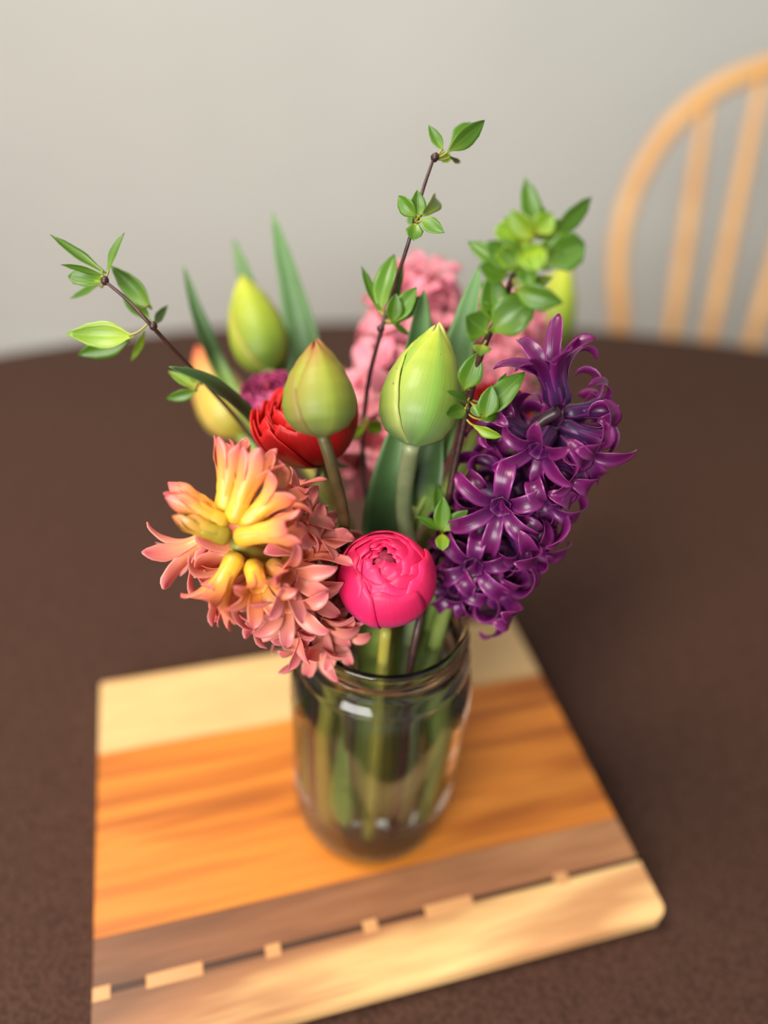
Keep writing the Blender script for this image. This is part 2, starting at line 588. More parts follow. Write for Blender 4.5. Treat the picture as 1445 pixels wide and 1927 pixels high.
# ------------------------------------------------------------------ cutting board
YAW = math.radians(17.316)
ux = Vector((math.cos(YAW), math.sin(YAW), 0))
uy = Vector((-ux.y, ux.x, 0))
U0, U1, V0, V1 = -0.0815, 0.2365, 0.1515, 0.3975
TH = Z_BOARD - Z_TABLE - 0.0006
board = thing('cutting_board', 'striped wooden cutting board of pale, orange and brown strips under the flower jar', 'cutting board')
board.location = ux * U0 + uy * V0 + Vector((0, 0, Z_TABLE + 0.0006))
board.rotation_euler = (0, 0, YAW)
LU = U1 - U0


def strip(name, va, vb, mat, ua=U0, ub=U1, dz=0.0, label=None, bev=0.0004):
    o = bevel_box(name, ua - U0, ub - U0, va - V0, vb - V0, 0, TH + dz, bev, mat, board, 1)
    if label:
        o['label'] = label
    return o


def strip_edge(name, va, vb, mat, round_v0=False, label=None):
    """strip with a rounded long outer edge and rounded end corners"""
    R_ = 0.006
    bm = bmesh.new()
    a, b_ = va - V0, vb - V0
    bmesh.ops.create_cube(bm, size=1.0)
    bmesh.ops.scale(bm, vec=(LU, b_ - a, TH), verts=bm.verts)
    bmesh.ops.translate(bm, vec=(LU / 2, (a + b_) / 2, TH / 2), verts=bm.verts)
    ye = a if round_v0 else b_
    eds = [e for e in bm.edges if all(abs(vv.co.y - ye) < 1e-6 for vv in e.verts)]
    bmesh.ops.bevel(bm, geom=eds, offset=R_, segments=5, affect='EDGES', profile=0.5)
    me = bpy.data.meshes.new(name)
    bm.to_mesh(me)
    bm.free()
    o = obj(name, me, mat, board)
    o['label'] = label
    return o


strip_edge('pale_strip', 0.3331, V1, M['maple'], False, 'cream coloured maple strip')
strip('orange_strip', 0.2730, 0.3329, M['cherry'], label='orange brown strip next to the pale strip')
strip('orange_strip', 0.2139, 0.2728, M['cherry'], label='orange brown strip next to the brown strip')
strip('brown_strip', 0.1874, 0.2137, M['walnut'], label='walnut brown strip')
DV0, DV1 = 0.1822, 0.1888
inl = [(-0.0814, -0.0722), (-0.0546, -0.0251), (0.0080, 0.0165), (0.0628, 0.0712), (0.0993, 0.1281), (0.1805, 0.1890)]
u_prev = U0 + 0.0002
for a, b_ in inl:
    if a - u_prev > 0.002:
        strip('dark_line', 0.1842, 0.1873, M['wenge'], u_prev, a - 0.0001, -0.0001)
    o = strip('inlay_block', DV0 - 0.0004, DV1 + 0.0002, M['inlay'], a, b_, 0.0003)
    o['label'] = 'small pale inlay block in the dark line'
    u_prev = b_ + 0.0001
strip('dark_line', 0.1842, 0.1873, M['wenge'], u_prev, U1 - 0.0002, -0.0002)
strip_edge('sapwood_strip', V0, 0.1841, M['sapwood'], True, 'cream and brown streaked front strip')

# ------------------------------------------------------------------ chair
chair = thing('windsor_chair', 'light wood chair with a rounded bow back and spindles', 'chair', (0.60, 1.22, 0))


def back_pt(px, py):
    """point of the reclined chair back plane under a pixel"""
    d = ray(px, py)
    # y = 1.30 + 0.25 (z - 0.62)
    k = (1.30 + 0.25 * (CAM.z - 0.62)) / (d.y - 0.25 * d.z)
    return CAM + d * k


XC = 0.60


def back_y(z):
    return 1.30 + 0.25 * (z - 0.62)


left = [back_pt(*q) for q in [(1166, 600), (1162, 520), (1170, 430), (1202, 335), (1262, 240), (1345, 168), (1445, 125)]]
xtop = max(p.z for p in left)
left = [Vector((left[0].x + 0.035, back_y(0.46), 0.46))] + left
bow = left + [Vector((XC, back_y(xtop + 0.012), xtop + 0.012))] + [Vector((2 * XC - p.x, p.y, p.z)) for p in reversed(left)]
path = catmull(bow, 90)
v, f, u = tube(under(chair, path), 0.0155, 12)
obj('bow', mesh('bow', v, f, u), M['oak'], chair)


def bow_z(x):
    best = max((p for p in path if abs(p.x - x) < 0.012), key=lambda p: p.z)
    return best


for bx, txp in ((0.487, 0.462), (0.560, 0.540), (0.638, 0.660), (0.713, 0.738)):
    t_ = bow_z(txp)
    b0 = Vector((XC + (bx - XC) * 0.85, back_y(0.46), 0.46))
    pts = [b0.lerp(t_, i / 12) for i in range(13)]
    rd = [0.0085 + 0.0045 * math.sin(PI * i / 12) for i in range(13)]
    v, f, u = tube(under(chair, pts), rd, 10)
    obj('spindle', mesh('spindle', v, f, u), M['oak'], chair)
# seat: a saddle slab
sv, sf = [], []
SEG = 40
out_ = []
for zz, sc_ in ((0.425, 0.9), (0.432, 0.98), (0.452, 1.0), (0.462, 0.97), (0.455, 0.6), (0.452, 0.2)):
    for i in range(SEG):
        a = 2 * PI * i / SEG
        ex = math.copysign(abs(math.cos(a)) ** 0.7, math.cos(a))
        ey = math.copysign(abs(math.sin(a)) ** 0.7, math.sin(a))
        sv.append(Vector((0.23 * ex * sc_ * (1 - 0.08 * ey), -0.14 + 0.22 * ey * sc_ + 0.02, zz)))
for i in range(5):
    for j in range(SEG):
        k = (j + 1) % SEG
        sf.append((i * SEG + j, i * SEG + k, (i + 1) * SEG + k, (i + 1) * SEG + j))
sf.append(tuple(range(SEG - 1, -1, -1)))
sf.append(tuple(5 * SEG + j for j in range(SEG)))
obj('seat', mesh('seat', sv, sf), M['oak'], chair)
ends = []
for sx in (-1, 1):
    for sy in (-1, 1):
        a = Vector((0.15 * sx, -0.12 + 0.13 * sy, 0.43))
        b_ = Vector((0.21 * sx, -0.12 + 0.19 * sy, 0.0))
        ends.append((a, b_))
        pts = [a.lerp(b_, i / 10) for i in range(11)]
        rd = [0.012 + 0.008 * math.sin(PI * (i / 10) ** 0.8) for i in range(11)]
        v, f, u = tube(pts, rd, 12)
        obj('leg', mesh('leg', v, f, u), M['oak'], chair)
for i, j in ((0, 1), (2, 3)):
    a = ends[i][0].lerp(ends[i][1], 0.55)
    b_ = ends[j][0].lerp(ends[j][1], 0.55)
    v, f, u = tube([a.lerp(b_, k / 8) for k in range(9)], [0.008 + 0.005 * math.sin(PI * k / 8) for k in range(9)], 10)
    obj('stretcher', mesh('stretcher', v, f, u), M['oak'], chair)
a = ends[0][0].lerp(ends[1][0], 0.5).lerp(ends[0][1].lerp(ends[1][1], 0.5), 0.55)
b_ = Vector((-a.x, a.y, a.z))
v, f, u = tube([a.lerp(b_, k / 8) for k in range(9)], [0.008 + 0.005 * math.sin(PI * k / 8) for k in range(9)], 10)
obj('stretcher', mesh('stretcher', v, f, u), M['oak'], chair)

LOOSE = []          # (root, pieces, pivot): florets and leaves that can be swung clear of their neighbours

# ------------------------------------------------------------------ jar and water
J = Vector((0.0046, 0.2764, Z_BOARD))
RIM_Z = 0.168
outer = [(0.0, 0.0035), (0.030, 0.0030), (0.036, 0.0004), (0.041, 0.0004), (0.0455, 0.0035), (0.0478, 0.009), (0.0487, 0.018), (0.0492, 0.04), (0.0497, 0.08),
         (0.0500, 0.112), (0.0494, 0.122), (0.0476, 0.130), (0.0452, 0.1355), (0.0440, 0.1385), (0.0458, 0.1402), (0.0464, 0.1418), (0.0456, 0.1434), (0.0424, 0.1450),
         (0.0424, 0.1478), (0.0440, 0.1490), (0.0440, 0.1504), (0.0424, 0.1518), (0.0424, 0.1546), (0.0440, 0.1558), (0.0440, 0.1572), (0.0424, 0.1586),
         (0.0422, 0.1645), (0.0430, 0.1660), (0.0430, 0.1672), (0.0420, RIM_Z), (0.0402, RIM_Z), (0.0394, 0.1672)]
inner = [(0.0392, 0.160), (0.0392, 0.144), (0.0402, 0.1385), (0.0434, 0.132), (0.0458, 0.122), (0.0464, 0.112), (0.0461, 0.08), (0.0456, 0.04), (0.0450, 0.018),
         (0.0435, 0.0105), (0.0400, 0.0072), (0.034, 0.0062), (0.0, 0.0075)]
v, f = lathe(outer + inner, 96)
jar = obj('glass_jar', mesh('glass_jar', v, f), M['glass'])
jar.location = J
tag(jar, 'clear glass canning jar with threaded neck, full of water and flower stems', 'jar')
WL = 0.150
wp = [(0.0, WL)] + [(0.030, WL), (0.0380, WL + 0.0002), (0.0388, WL + 0.0008), (0.0395, WL + 0.0012), (0.0395, 0.144), (0.0405, 0.1384), (0.0437, 0.132)] + [(r_ + 0.0003 if r_ else 0.0, z) for r_, z in
                                                      [(0.0458, 0.122), (0.0464, 0.112), (0.0461, 0.08), (0.0456, 0.04), (0.0450, 0.018), (0.0435, 0.0102), (0.0400, 0.0069), (0.034, 0.0059), (0.0, 0.0072)]]
wp.reverse()
v, f = lathe(wp, 96)
water = obj('water', mesh('water', v, f), M['water'])
water.location = J
tag(water, 'clear water filling the glass jar around the stems', 'water')


def mouth(a, r_):
    """a point in the jar's mouth"""
    a = math.radians(a)
    return J + Vector((r_ * math.cos(a), r_ * math.sin(a), RIM_Z + 0.003))


def foot(a, r_, z=0.0125):
    a = math.radians(a)
    r_ *= 0.68
    return J + Vector((r_ * math.cos(a), r_ * math.sin(a), z))


def stem_part(root, pts, r0, r1, mat, name='stem', n=28, seg=10):
    pa = catmull(pts, n)
    rd = [r0 + (r1 - r0) * i / n for i in range(n + 1)]
    v, f, u = tube(under(root, pa), rd, seg)
    return obj(name, mesh(name, v, f, u), mat, root)


def toward_cam(p):
    return (CAM - p).normalized()


def leaf(root, base, tip, width, mat, bend=0.15, roll=0.0, cup=0.25, fold=0.0, name='leaf', shape='ovate', nrm=None, thick=0.0004, n=10, nv=6, mids=None, ruffle=0.0, seed=0):
    """a leaf from base to tip; its face turns to the viewer unless nrm is given, then rolls about its own length"""
    base, tip = Vector(base), Vector(tip)
    T = (tip - base)
    L = T.length
    Tn = T.normalized()
    N = Vector(nrm) if nrm is not None else toward_cam(base)
    N = N - Tn * N.dot(Tn)
    if N.length < 1e-4:
        N = Tn.orthogonal()
    N.normalize()
    if roll:
        N = Quaternion(Tn, roll) @ N
    if mids:
        cent = catmull([base] + [Vector(q) for q in mids] + [tip], n)
    else:
        cent = [base + T * (i / n) + N * (L * bend * math.sin(PI * i / n)) for i in range(n + 1)]
    if shape == 'ovate':
        wf = lambda t: width * interp([(0, 0.10), (0.08, 0.22), (0.28, 0.85), (0.45, 1.0), (0.7, 0.78), (0.9, 0.32), (1.0, 0.02)], t)
    elif shape == 'round':
        wf = lambda t: width * interp([(0, 0.14), (0.15, 0.55), (0.5, 1.0), (0.8, 0.82), (0.95, 0.4), (1.0, 0.08)], t)
    elif shape == 'lance':
        wf = lambda t: width * interp([(0, 0.16), (0.15, 0.4), (0.45, 1.0), (0.75, 0.72), (1.0, 0.03)], t)
    else:  # strap: a tulip blade
        wf = lambda t: width * interp([(0, 0.30), (0.2, 0.5), (0.42, 1.0), (0.6, 0.95), (0.85, 0.5), (0.95, 0.25), (1.0, 0.03)], t)
    v, f, u = blade(under(root, cent), N, wf, cup, fold, thick, nv, ruffle, seed=seed)
    o = obj(name, mesh(name, v, f, u), mat, root)
    if name == 'leaf':
        LOOSE.append((root, o, base, False))
    return o


# ------------------------------------------------------------------ hyacinths
def floret_meshes(prefix, mat, L, r0, curl_list, plen, pw, a0=0.25, flare=1.25, uv_split=0.45):
    """shared tube and petal meshes; local z along the floret"""
    TL = L * 0.58
    prof = [(0.0, 0.40, 0.0), (0.05, 0.80, 0.05), (0.2, 1.04, 0.2), (0.42, 0.96, 0.42), (0.65, 0.90, 0.65), (0.85, 0.98, 0.85), (0.97, flare * 0.9, 0.97),
            (0.96, flare * 0.82, 1.0), (0.80, 0.72, 1.0), (0.55, 0.5, 1.0), (0.5, 0.1, 1.0)]
    seg = 18
    v, f, u = [], [], []
    n = len(prof) - 1
    for i, (z_, rq, uu) in enumerate(prof):
        for j in range(seg):
            a = 2 * PI * j / seg
            rr = r0 * rq * (1 + (0.02 + 0.06 * uu) * math.cos(6 * a))
            v.append(Vector((rr * math.cos(a), rr * math.sin(a), TL * z_)))
            u.append((uv_split * uu, (6 * j / seg) % 1.0))
    for i in range(n):
        for j in range(seg):
            k = (j + 1) % seg
            f.append((i * seg + j, i * seg + k, (i + 1) * seg + k, (i + 1) * seg + j))
    f.append(tuple(range(seg - 1, -1, -1)))
    f.append(tuple(n * seg + j for j in range(seg)))
    tube_me = mesh(prefix + '_tube', v, f, u)
    tube_me.materials.append(mat)
    petals = []
    for ci, curl in enumerate(curl_list):
        m_ = 14
        cent, norms = [], []
        r_, z = r0 * 0.80, TL * 0.40
        for i in range(m_ + 1):
            t = i / m_
            a = (a0 * min(1, t / 0.3) if t > 0.12 else 0.10) + curl * max(0, t - 0.22) ** 1.1 * 1.3
            cent.append(Vector((r_, 0, z)))
            norms.append(Vector((-math.cos(a), 0, math.sin(a))))
            ds = plen / m_
            r_ += math.sin(a) * ds
            z += math.cos(a) * ds
        wf = lambda t: interp([(0, r0 * 0.40), (0.15, r0 * 0.55), (0.28, r0 * 0.62), (0.48, pw * 0.88), (0.66, pw), (0.84, pw * 0.8), (0.95, pw * 0.45), (1.0, pw * 0.10)], t)
        cupf = lambda t: (0.34 - 0.1 * t) if t < 0.6 else 0.28 + 0.6 * (t - 0.6)
        v, f, u = blade(cent, norms, wf, cupf, 0, 0.0005, 8, 0.26, 7.5, uv_split * 0.4, 1.0, ci + 5)
        me = mesh(prefix + '_petal', v, f, u)
        me.materials.append(mat)
        petals.append(me)
    return tube_me, petals


rnd = random.Random(3)


def put_floret(root, kit, base, axis, scale=1.0, curls=None, spin=0.0, sx=1.0, jitter=0.12, npet=6):
    """a floret (tube) with its own petals as children"""
    tube_me, petals = kit
    Mx = frame(axis, toward_cam(base)).to_4x4()
    Mx.translation = Vector(base) - root.location
    Mx = Mx @ Matrix.Rotation(spin, 4, 'Z') @ Matrix.Diagonal((scale * sx, scale * sx, scale, 1))
    o = obj('floret', tube_me, None, root, Mx)
    for k in range(npet):
        pm = petals[curls[k % len(curls)]] if curls else rnd.choice(petals)
        q = Matrix.Rotation(2 * PI * k / npet + rnd.uniform(-jitter, jitter), 4, 'Z') @ Matrix.Diagonal((1, 1, rnd.uniform(0.93, 1.07), 1))
        if k % 2:
            q = q @ Matrix.Diagonal((0.95, 0.95, 0.98, 1))
        obj('petal', pm, None, o, q)
    LOOSE.append((root, o, Vector(base), True))
    return o


# peach hyacinth --------------------------------------------------------
K_peach = floret_meshes('peach', M['peach'], 0.026, 0.0040, [0.8, 1.4, 2.1, 2.9], 0.0258, 0.0039, 0.36, 1.15)
K_peach_y = floret_meshes('peach_young', M['peach_young'], 0.027, 0.0042, [0.15, 0.9, 1.5], 0.0235, 0.0040, 0.14, 1.05)
K_peach_b = floret_meshes('peach_bud', M['peach_bud'], 0.024, 0.0042, [-0.75, -0.65], 0.0195, 0.0036, 0.05, 0.95)
K_peach_c = floret_meshes('peach_closed', M['peach_young'], 0.026, 0.0044, [-0.62, -0.45], 0.0220, 0.0038, 0.05, 1.0)

ap, bs = P(447, 1022, 0.325), P(612, 1128, 0.380)
hy = thing('peach_hyacinth', 'peach and salmon hyacinth with yellow budding tip, drooping over the jar rim', 'flower', bs, 'hyacinths in the jar')
stem_part(hy, [ap + (ap - bs) * 0.02, ap.lerp(bs, 0.5) + Vector((0, 0, 0.003)), bs, mouth(210, 0.0285), foot(210, 0.0285)], 0.0036, 0.0040, M['stem_yellow'])
# florets seen one by one: (base px, base depth, tip px, tip depth, kit, scale, spin)
for bp_, bd, tp_, td, kit, sc_, curls, sp in [
    ((424, 985), 0.322, (308, 902), 0.322, K_peach_c, 1.05, [0], 0.3),
    ((428, 990), 0.319, (330, 940), 0.312, K_peach_c, 1.0, [0, 1], 0.1),
    ((432, 1012), 0.318, (334, 975), 0.308, K_peach_b, 0.98, [0], 0.5),
    ((422, 968), 0.323, (438, 838), 0.318, K_peach_y, 1.12, [0, 0, 0, 1, 0, 0], 0.2),
    ((438, 985), 0.320, (486, 850), 0.315, K_peach_y, 1.12, [0, 1, 0, 0, 1, 0], 0.0),
    ((455, 992), 0.321, (540, 912), 0.316, K_peach_y, 1.12, [1, 2, 1, 2, 1, 1], 0.4),
    ((444, 1012), 0.317, (548, 995), 0.308, K_peach_y, 1.05, [0, 1, 1, 0, 0, 1], 0.9),
    ((448, 1040), 0.323, (402, 1130), 0.318, K_peach_y, 1.08, [2, 1, 2, 1, 1, 2], 0.2),
    ((474, 1058), 0.326, (490, 1122), 0.312, K_peach_y, 0.98, [2, 2, 1, 2, 2, 2], 0.5),
    ((508, 1062), 0.330, (566, 1104), 0.313, K_peach, 1.02, [0, 1, 0, 1, 0, 1], 0.25),
    ((540, 1100), 0.338, (545, 1170), 0.318, K_peach, 1.0, [1, 1, 2, 1, 1, 2], 0.0),
    ((410, 1000), 0.345, (345, 1040), 0.345, K_peach, 1.12, [0, 1, 0, 0, 1, 0], 0.5),
    ((500, 1000), 0.338, (590, 948), 0.330, K_peach, 1.05, [1, 2, 1, 0, 1, 2], 0.3),
    ((530, 1020), 0.345, (622, 985), 0.334, K_peach, 1.05, [2, 1, 0, 1, 2, 1], 0.1),
    ((500, 975), 0.345, (545, 890), 0.340, K_peach, 1.05, [1, 0, 2, 1, 0, 2], 0.6),
    ((570, 1080), 0.362, (628, 1035), 0.356, K_peach, 1.0, [1, 0, 2, 1, 0, 1], 0.2),
    ((600, 1170), 0.372, (585, 1255), 0.358, K_peach, 1.0, [0, 1, 0, 1, 0, 1], 0.0),
    ((620, 1160), 0.372, (640, 1235), 0.356, K_peach, 1.0, [1, 2, 1, 1, 2, 1], 0.4),
    ((610, 1175), 0.378, (628, 1262), 0.372, K_peach, 1.05, [1, 0, 2, 0, 1, 2], 0.3),
    ((635, 1195), 0.378, (662, 1268), 0.366, K_peach, 0.95, [0, 2, 1, 3, 0, 2], 0.2),
    ((575, 1130), 0.360, (530, 1205), 0.345, K_peach, 1.0, [1, 0, 1, 2, 0, 1], 0.5),
    ((590, 1120), 0.366, (612, 1165), 0.352, K_peach, 1.0, [1, 1, 2, 0, 1, 2], 0.7),
]:
    a_, b_ = P(*bp_, bd), P(*tp_, td)
    put_floret(hy, kit, a_, b_ - a_, sc_, curls, sp, jitter=0.15)
axis = (ap - bs).normalized()
fr = frame(axis, Vector((0, 0, 1)))
n_f = 36
for i in range(n_f):
    t = (i + 0.5) / n_f                       # 0 at the foot of the spike, 1 near its tip
    a = i * 2.39996 + 0.7
    d = fr @ Vector((math.cos(a), math.sin(a), 0))
    base = bs.lerp(ap, t * 0.86) + d * 0.003
    dirn = (d + axis * (-0.35 + 0.75 * t) + Vector((rnd.uniform(-.18, .18), rnd.uniform(-.18, .18), rnd.uniform(-.18, .18)))).normalized()
    if t > 0.66 and dirn.dot(toward_cam(base)) > 0.02:
        continue
    put_floret(hy, K_peach, base, dirn, rnd.uniform(1.0, 1.2), None, rnd.uniform(0, 1))

# purple hyacinth --------------------------------------------------------
K_pur = floret_meshes('purple', M['purple'], 0.028, 0.0040, [2.4, 3.6, 5.0], 0.0320, 0.0041, 0.45, 1.2)
K_pur_y = floret_meshes('purple_young', M['purple'], 0.028, 0.0042, [0.8, 1.8, 2.9], 0.0275, 0.0037, 0.25, 1.1)
ap, bs = P(1052, 772, 0.345), P(862, 1125, 0.381)
hp = thing('purple_hyacinth', 'deep purple hyacinth with curled glossy petals leaning over the jar', 'flower', bs, 'hyacinths in the jar')
stem_part(hp, [ap, P(1000, 815, 0.352), P(930, 960, 0.375), bs, mouth(-4, 0.0285), foot(-4, 0.0285)], 0.0028, 0.0042, M['stem_purple'])
for bp_, bd, tp_, td, kit, sc_, curls, sp in [
    ((1046, 760), 0.343, (985, 695), 0.332, K_pur_y, 1.15, [0, 1, 0, 1, 1, 0], 0.3),
    ((1060, 762), 0.344, (1046, 690), 0.338, K_pur_y, 1.05, [1, 0, 2, 1, 0, 1], 0.0),
    ((990, 825), 0.350, (915, 790), 0.340, K_pur_y, 1.05, [2, 1, 2, 1, 1, 2], 0.2),
    ((1036, 810), 0.346, (996, 880), 0.330, K_pur_y, 1.05, [1, 2, 1, 2, 1, 1], 0.5),
    ((1056, 800), 0.347, (1140, 835), 0.338, K_pur, 1.05, [0, 2, 1, 1, 2, 0], 0.2),
    ((1058, 822), 0.349, (1112, 880), 0.336, K_pur_y, 1.12, [2, 1, 2, 2, 1, 2], 0.0),
    ((1062, 780), 0.350, (1132, 768), 0.352, K_pur, 1.0, [1, 0, 1, 0, 1, 1], 0.4),
    ((955, 925), 0.362, (932, 975), 0.337, K_pur, 1.12, [1, 0, 0, 0, 1, 1], 0.22),
    ((1010, 900), 0.358, (1030, 985), 0.345, K_pur, 1.05, [2, 1, 2, 2, 1, 2], 0.1),
    ((900, 1040), 0.375, (872, 1085), 0.350, K_pur, 1.10, [2, 1, 2, 2, 1, 2], 0.3),
    ((960, 990), 0.368, (995, 1050), 0.358, K_pur, 1.02, [0, 2, 1, 2, 0, 1], 0.0),
    ((890, 1070), 0.380, (915, 1150), 0.362, K_pur, 1.05, [2, 1, 1, 2, 1, 2], 0.5),
    ((870, 1090), 0.382, (832, 1140), 0.362, K_pur, 1.05, [1, 2, 1, 1, 2, 1], 0.3),
]:
    a_, b_ = P(*bp_, bd), P(*tp_, td)
    put_floret(hp, kit, a_, b_ - a_, sc_, curls, sp, jitter=0.12)
axis = (ap - bs).normalized()
fr = frame(axis, Vector((0, 0, 1)))
n_f = 40
for i in range(n_f):
    t = (i + 0.5) / n_f
    a = i * 2.39996 + 0.2
    d = fr @ Vector((math.cos(a), math.sin(a), 0))
    base = bs.lerp(ap, t * 0.9) + d * 0.003
    dirn = (d + axis * (-0.25 + 0.5 * t) + Vector((rnd.uniform(-.15, .15), rnd.uniform(-.15, .15), rnd.uniform(-.15, .15)))).normalized()
    c_ = dirn.dot(toward_cam(base))
    if c_ > 0.25 or (t > 0.75 and c_ > -0.3):
        continue
    put_floret(hp, K_pur, base, dirn, rnd.uniform(0.98, 1.15), None, rnd.uniform(0, 1))

# pink hyacinth behind ---------------------------------------------------
K_rose = floret_meshes('rose', M['rose'], 0.024, 0.0042, [1.2, 2.0, 2.8], 0.0280, 0.0054, 0.40, 1.2)
ap, bs = P(795, 565, 0.49), P(725, 860, 0.445)
hr = thing('pink_hyacinth', 'soft pink hyacinth standing behind the tulip buds', 'flower', bs, 'hyacinths in the jar')
stem_part(hr, [ap, ap.lerp(bs, 0.5), bs, mouth(90, 0.0285), foot(90, 0.0285)], 0.0030, 0.0042, M['stem'])
axis = (ap - bs).normalized()
fr = frame(axis, Vector((0, 1, 0)))
n_f = 44
for i in range(n_f):
    t = (i + 0.5) / n_f
    a = i * 2.39996 + 0.2
    d = fr @ Vector((math.cos(a), math.sin(a), 0))
    base = bs.lerp(ap, t) + d * 0.003
    dirn = (d + axis * (-0.2 + 0.75 * t * t)).normalized()
    put_floret(hr, K_rose, base, dirn, rnd.uniform(1.05, 1.3), None, rnd.uniform(0, 1))
ap2, bs2 = P(960, 600, 0.53), P(900, 800, 0.48)
hr2 = thing('pink_hyacinth', 'pale pink hyacinth behind the purple one and the leafy branch', 'flower', bs2, 'hyacinths in the jar')
stem_part(hr2, [ap2, ap2.lerp(bs2, 0.5), bs2, mouth(60, 0.0285), foot(60, 0.0285)], 0.0030, 0.0042, M['stem'])
axis = (ap2 - bs2).normalized()
fr = frame(axis, Vector((0, 1, 0)))
n_f = 34
for i in range(n_f):
    t = (i + 0.5) / n_f
    a = i * 2.39996 + 0.9
    d = fr @ Vector((math.cos(a), math.sin(a), 0))
    base = bs2.lerp(ap2, t) + d * 0.003
    dirn = (d + axis * (-0.2 + 0.75 * t * t)).normalized()
    put_floret(hr2, K_rose, base, dirn, rnd.uniform(0.85, 1.0), None, rnd.uniform(0, 1))


# ------------------------------------------------------------------ tulips
def tulip(label, base, top, R, mat, stem_pts, stem_mat, spin=0.0, stem_r=0.0032, prof=None, flap=None, top_open=0.08, tip_bend=0.0):
    base, top = Vector(base), Vector(top)
    root = thing('tulip', label, 'flower', base, 'tulip buds in the jar')
    ax = top - base
    H = ax.length
    fr_ = frame(ax, toward_cam(base)) @ Matrix.Rotation(spin, 3, 'Z')
    prof = prof or [(0, 0.16), (0.03, 0.42), (0.10, 0.74), (0.22, 0.95), (0.36, 1.0), (0.52, 0.93), (0.68, 0.76), (0.82, 0.53), (0.93, 0.29), (1.0, top_open)]
    nt_, na = 22, 14
    for k in range(6):
        outer_ = k < 3
        cen = 2 * PI * k / 3 + (0 if outer_ else PI / 3)
        sc_ = 1.0 if outer_ else 0.93
        wt = [(0, 1.34), (0.3, 1.24), (0.55, 1.08), (0.75, 0.86), (0.9, 0.62), (1.0, 0.25)] if outer_ else [(0, 1.2), (0.6, 1.2), (0.85, 1.0), (1.0, 0.4)]
        hs = (1.0 if outer_ else 1.015) * (1 - 0.015 * (k % 3))
        v, f, u = [], [], []
        for side in (0, 1):
            for i in range(nt_ + 1):
                t = i / nt_
                r_ = R * interp(prof, t) * sc_
                w = interp(wt, t)
                for j in range(na + 1):
                    s = 2 * j / na - 1
                    a = cen + w * s
                    # midrib ridge, margin turned slightly in on one side and out on the other
                    rr = r_ * (1 + 0.035 * math.exp(-(s / 0.16) ** 2) - 0.03 * abs(s) ** 3 + 0.02 * s * (1 if outer_ else -1))
                    zz = H * hs * (t - 0.03 * (s * s) * t)
                    if flap and k == flap[0]:
                        rr += R * flap[1] * max(0, s * flap[2]) ** 2 * math.sin(PI * min(1, t * 1.05))
                    if side:
                        rr -= 0.0009 * (1 - 0.7 * abs(s) ** 3)
                    p = Vector((rr * math.cos(a), rr * math.sin(a), zz))
                    p.x += tip_bend * t ** 3
                    v.append(fr_ @ p)
                    u.append((t, (s + 1) / 2))
        row = na + 1
        off = (nt_ + 1) * row
        for i in range(nt_):
            for j in range(na):
                a, b2, c2, d2 = i * row + j, i * row + j + 1, (i + 1) * row + j + 1, (i + 1) * row + j
                f += [(a, b2, c2, d2), (off + d2, off + c2, off + b2, off + a)]
            a, d2 = i * row, (i + 1) * row
            f.append((a, d2, off + d2, off + a))
            a, d2 = i * row + na, (i + 1) * row + na
            f.append((d2, a, off + a, off + d2))
        for j in range(na):
            f.append((j + 1, j, off + j, off + j + 1))
            a = nt_ * row + j
            f.append((a, a + 1, off + a + 1, off + a))
        obj('petal', mesh('petal', v, f, u), mat, root)
    stem_part(root, [base + ax * 0.02] + list(stem_pts), stem_r, stem_r * 1.02, stem_mat)
    return root


# in focus, pale lime, with one petal standing off
t1 = tulip('plump lime green tulip bud with loose petal edge, between two upright blades', P(774, 838, 0.345), P(822, 610, 0.352), mm(78, 0.340), M['tulip_lime'],
           [P(760, 960, 0.379), mouth(0, 0.0142), foot(0, 0.0142)], M['stem_pale'], 0.30, 0.0042, flap=(2, 0.05, 1))
leaf(t1, P(764, 985, 0.378), P(797, 545, 0.375), 0.012, M['tulip_leaf'], 0, 0.5, 0.35, 0.1, shape='strap', n=32, mids=[P(775, 900, 0.40), P(780, 700, 0.382)])
leaf(t1, P(768, 985, 0.384), P(902, 500, 0.375), 0.0105, M['tulip_leaf'], 0, -0.25, 0.3, 0.1, shape='strap', n=32, mids=[P(806, 870, 0.388), P(858, 680, 0.382)])
leaf(t1, foot(240, 0.0142, 0.02), P(742, 760, 0.372), 0.0145, M['tulip_leaf'], 0, 0.2, 0.3, 0.15, shape='strap', n=32, mids=[mouth(240, 0.0142), P(715, 1010, 0.395), P(722, 880, 0.380)])
leaf(t1, P(766, 1010, 0.386), P(832, 740, 0.374), 0.0110, M['tulip_leaf'], 0, -0.3, 0.3, 0.15, shape='strap', n=32, mids=[P(790, 950, 0.386), P(806, 860, 0.380)])
# nearer, olive
t2 = tulip('round olive tulip bud with reddish tip in front of the red bloom', P(607, 822, 0.318), P(592, 640, 0.312), mm(70, 0.318), M['tulip_olive'],
           [P(625, 880, 0.325), P(648, 985, 0.350), P(640, 1080, 0.378), mouth(240, 0.0285), foot(240, 0.0285)], M['stem_olive'], 0.3, 0.0026, top_open=0.10)
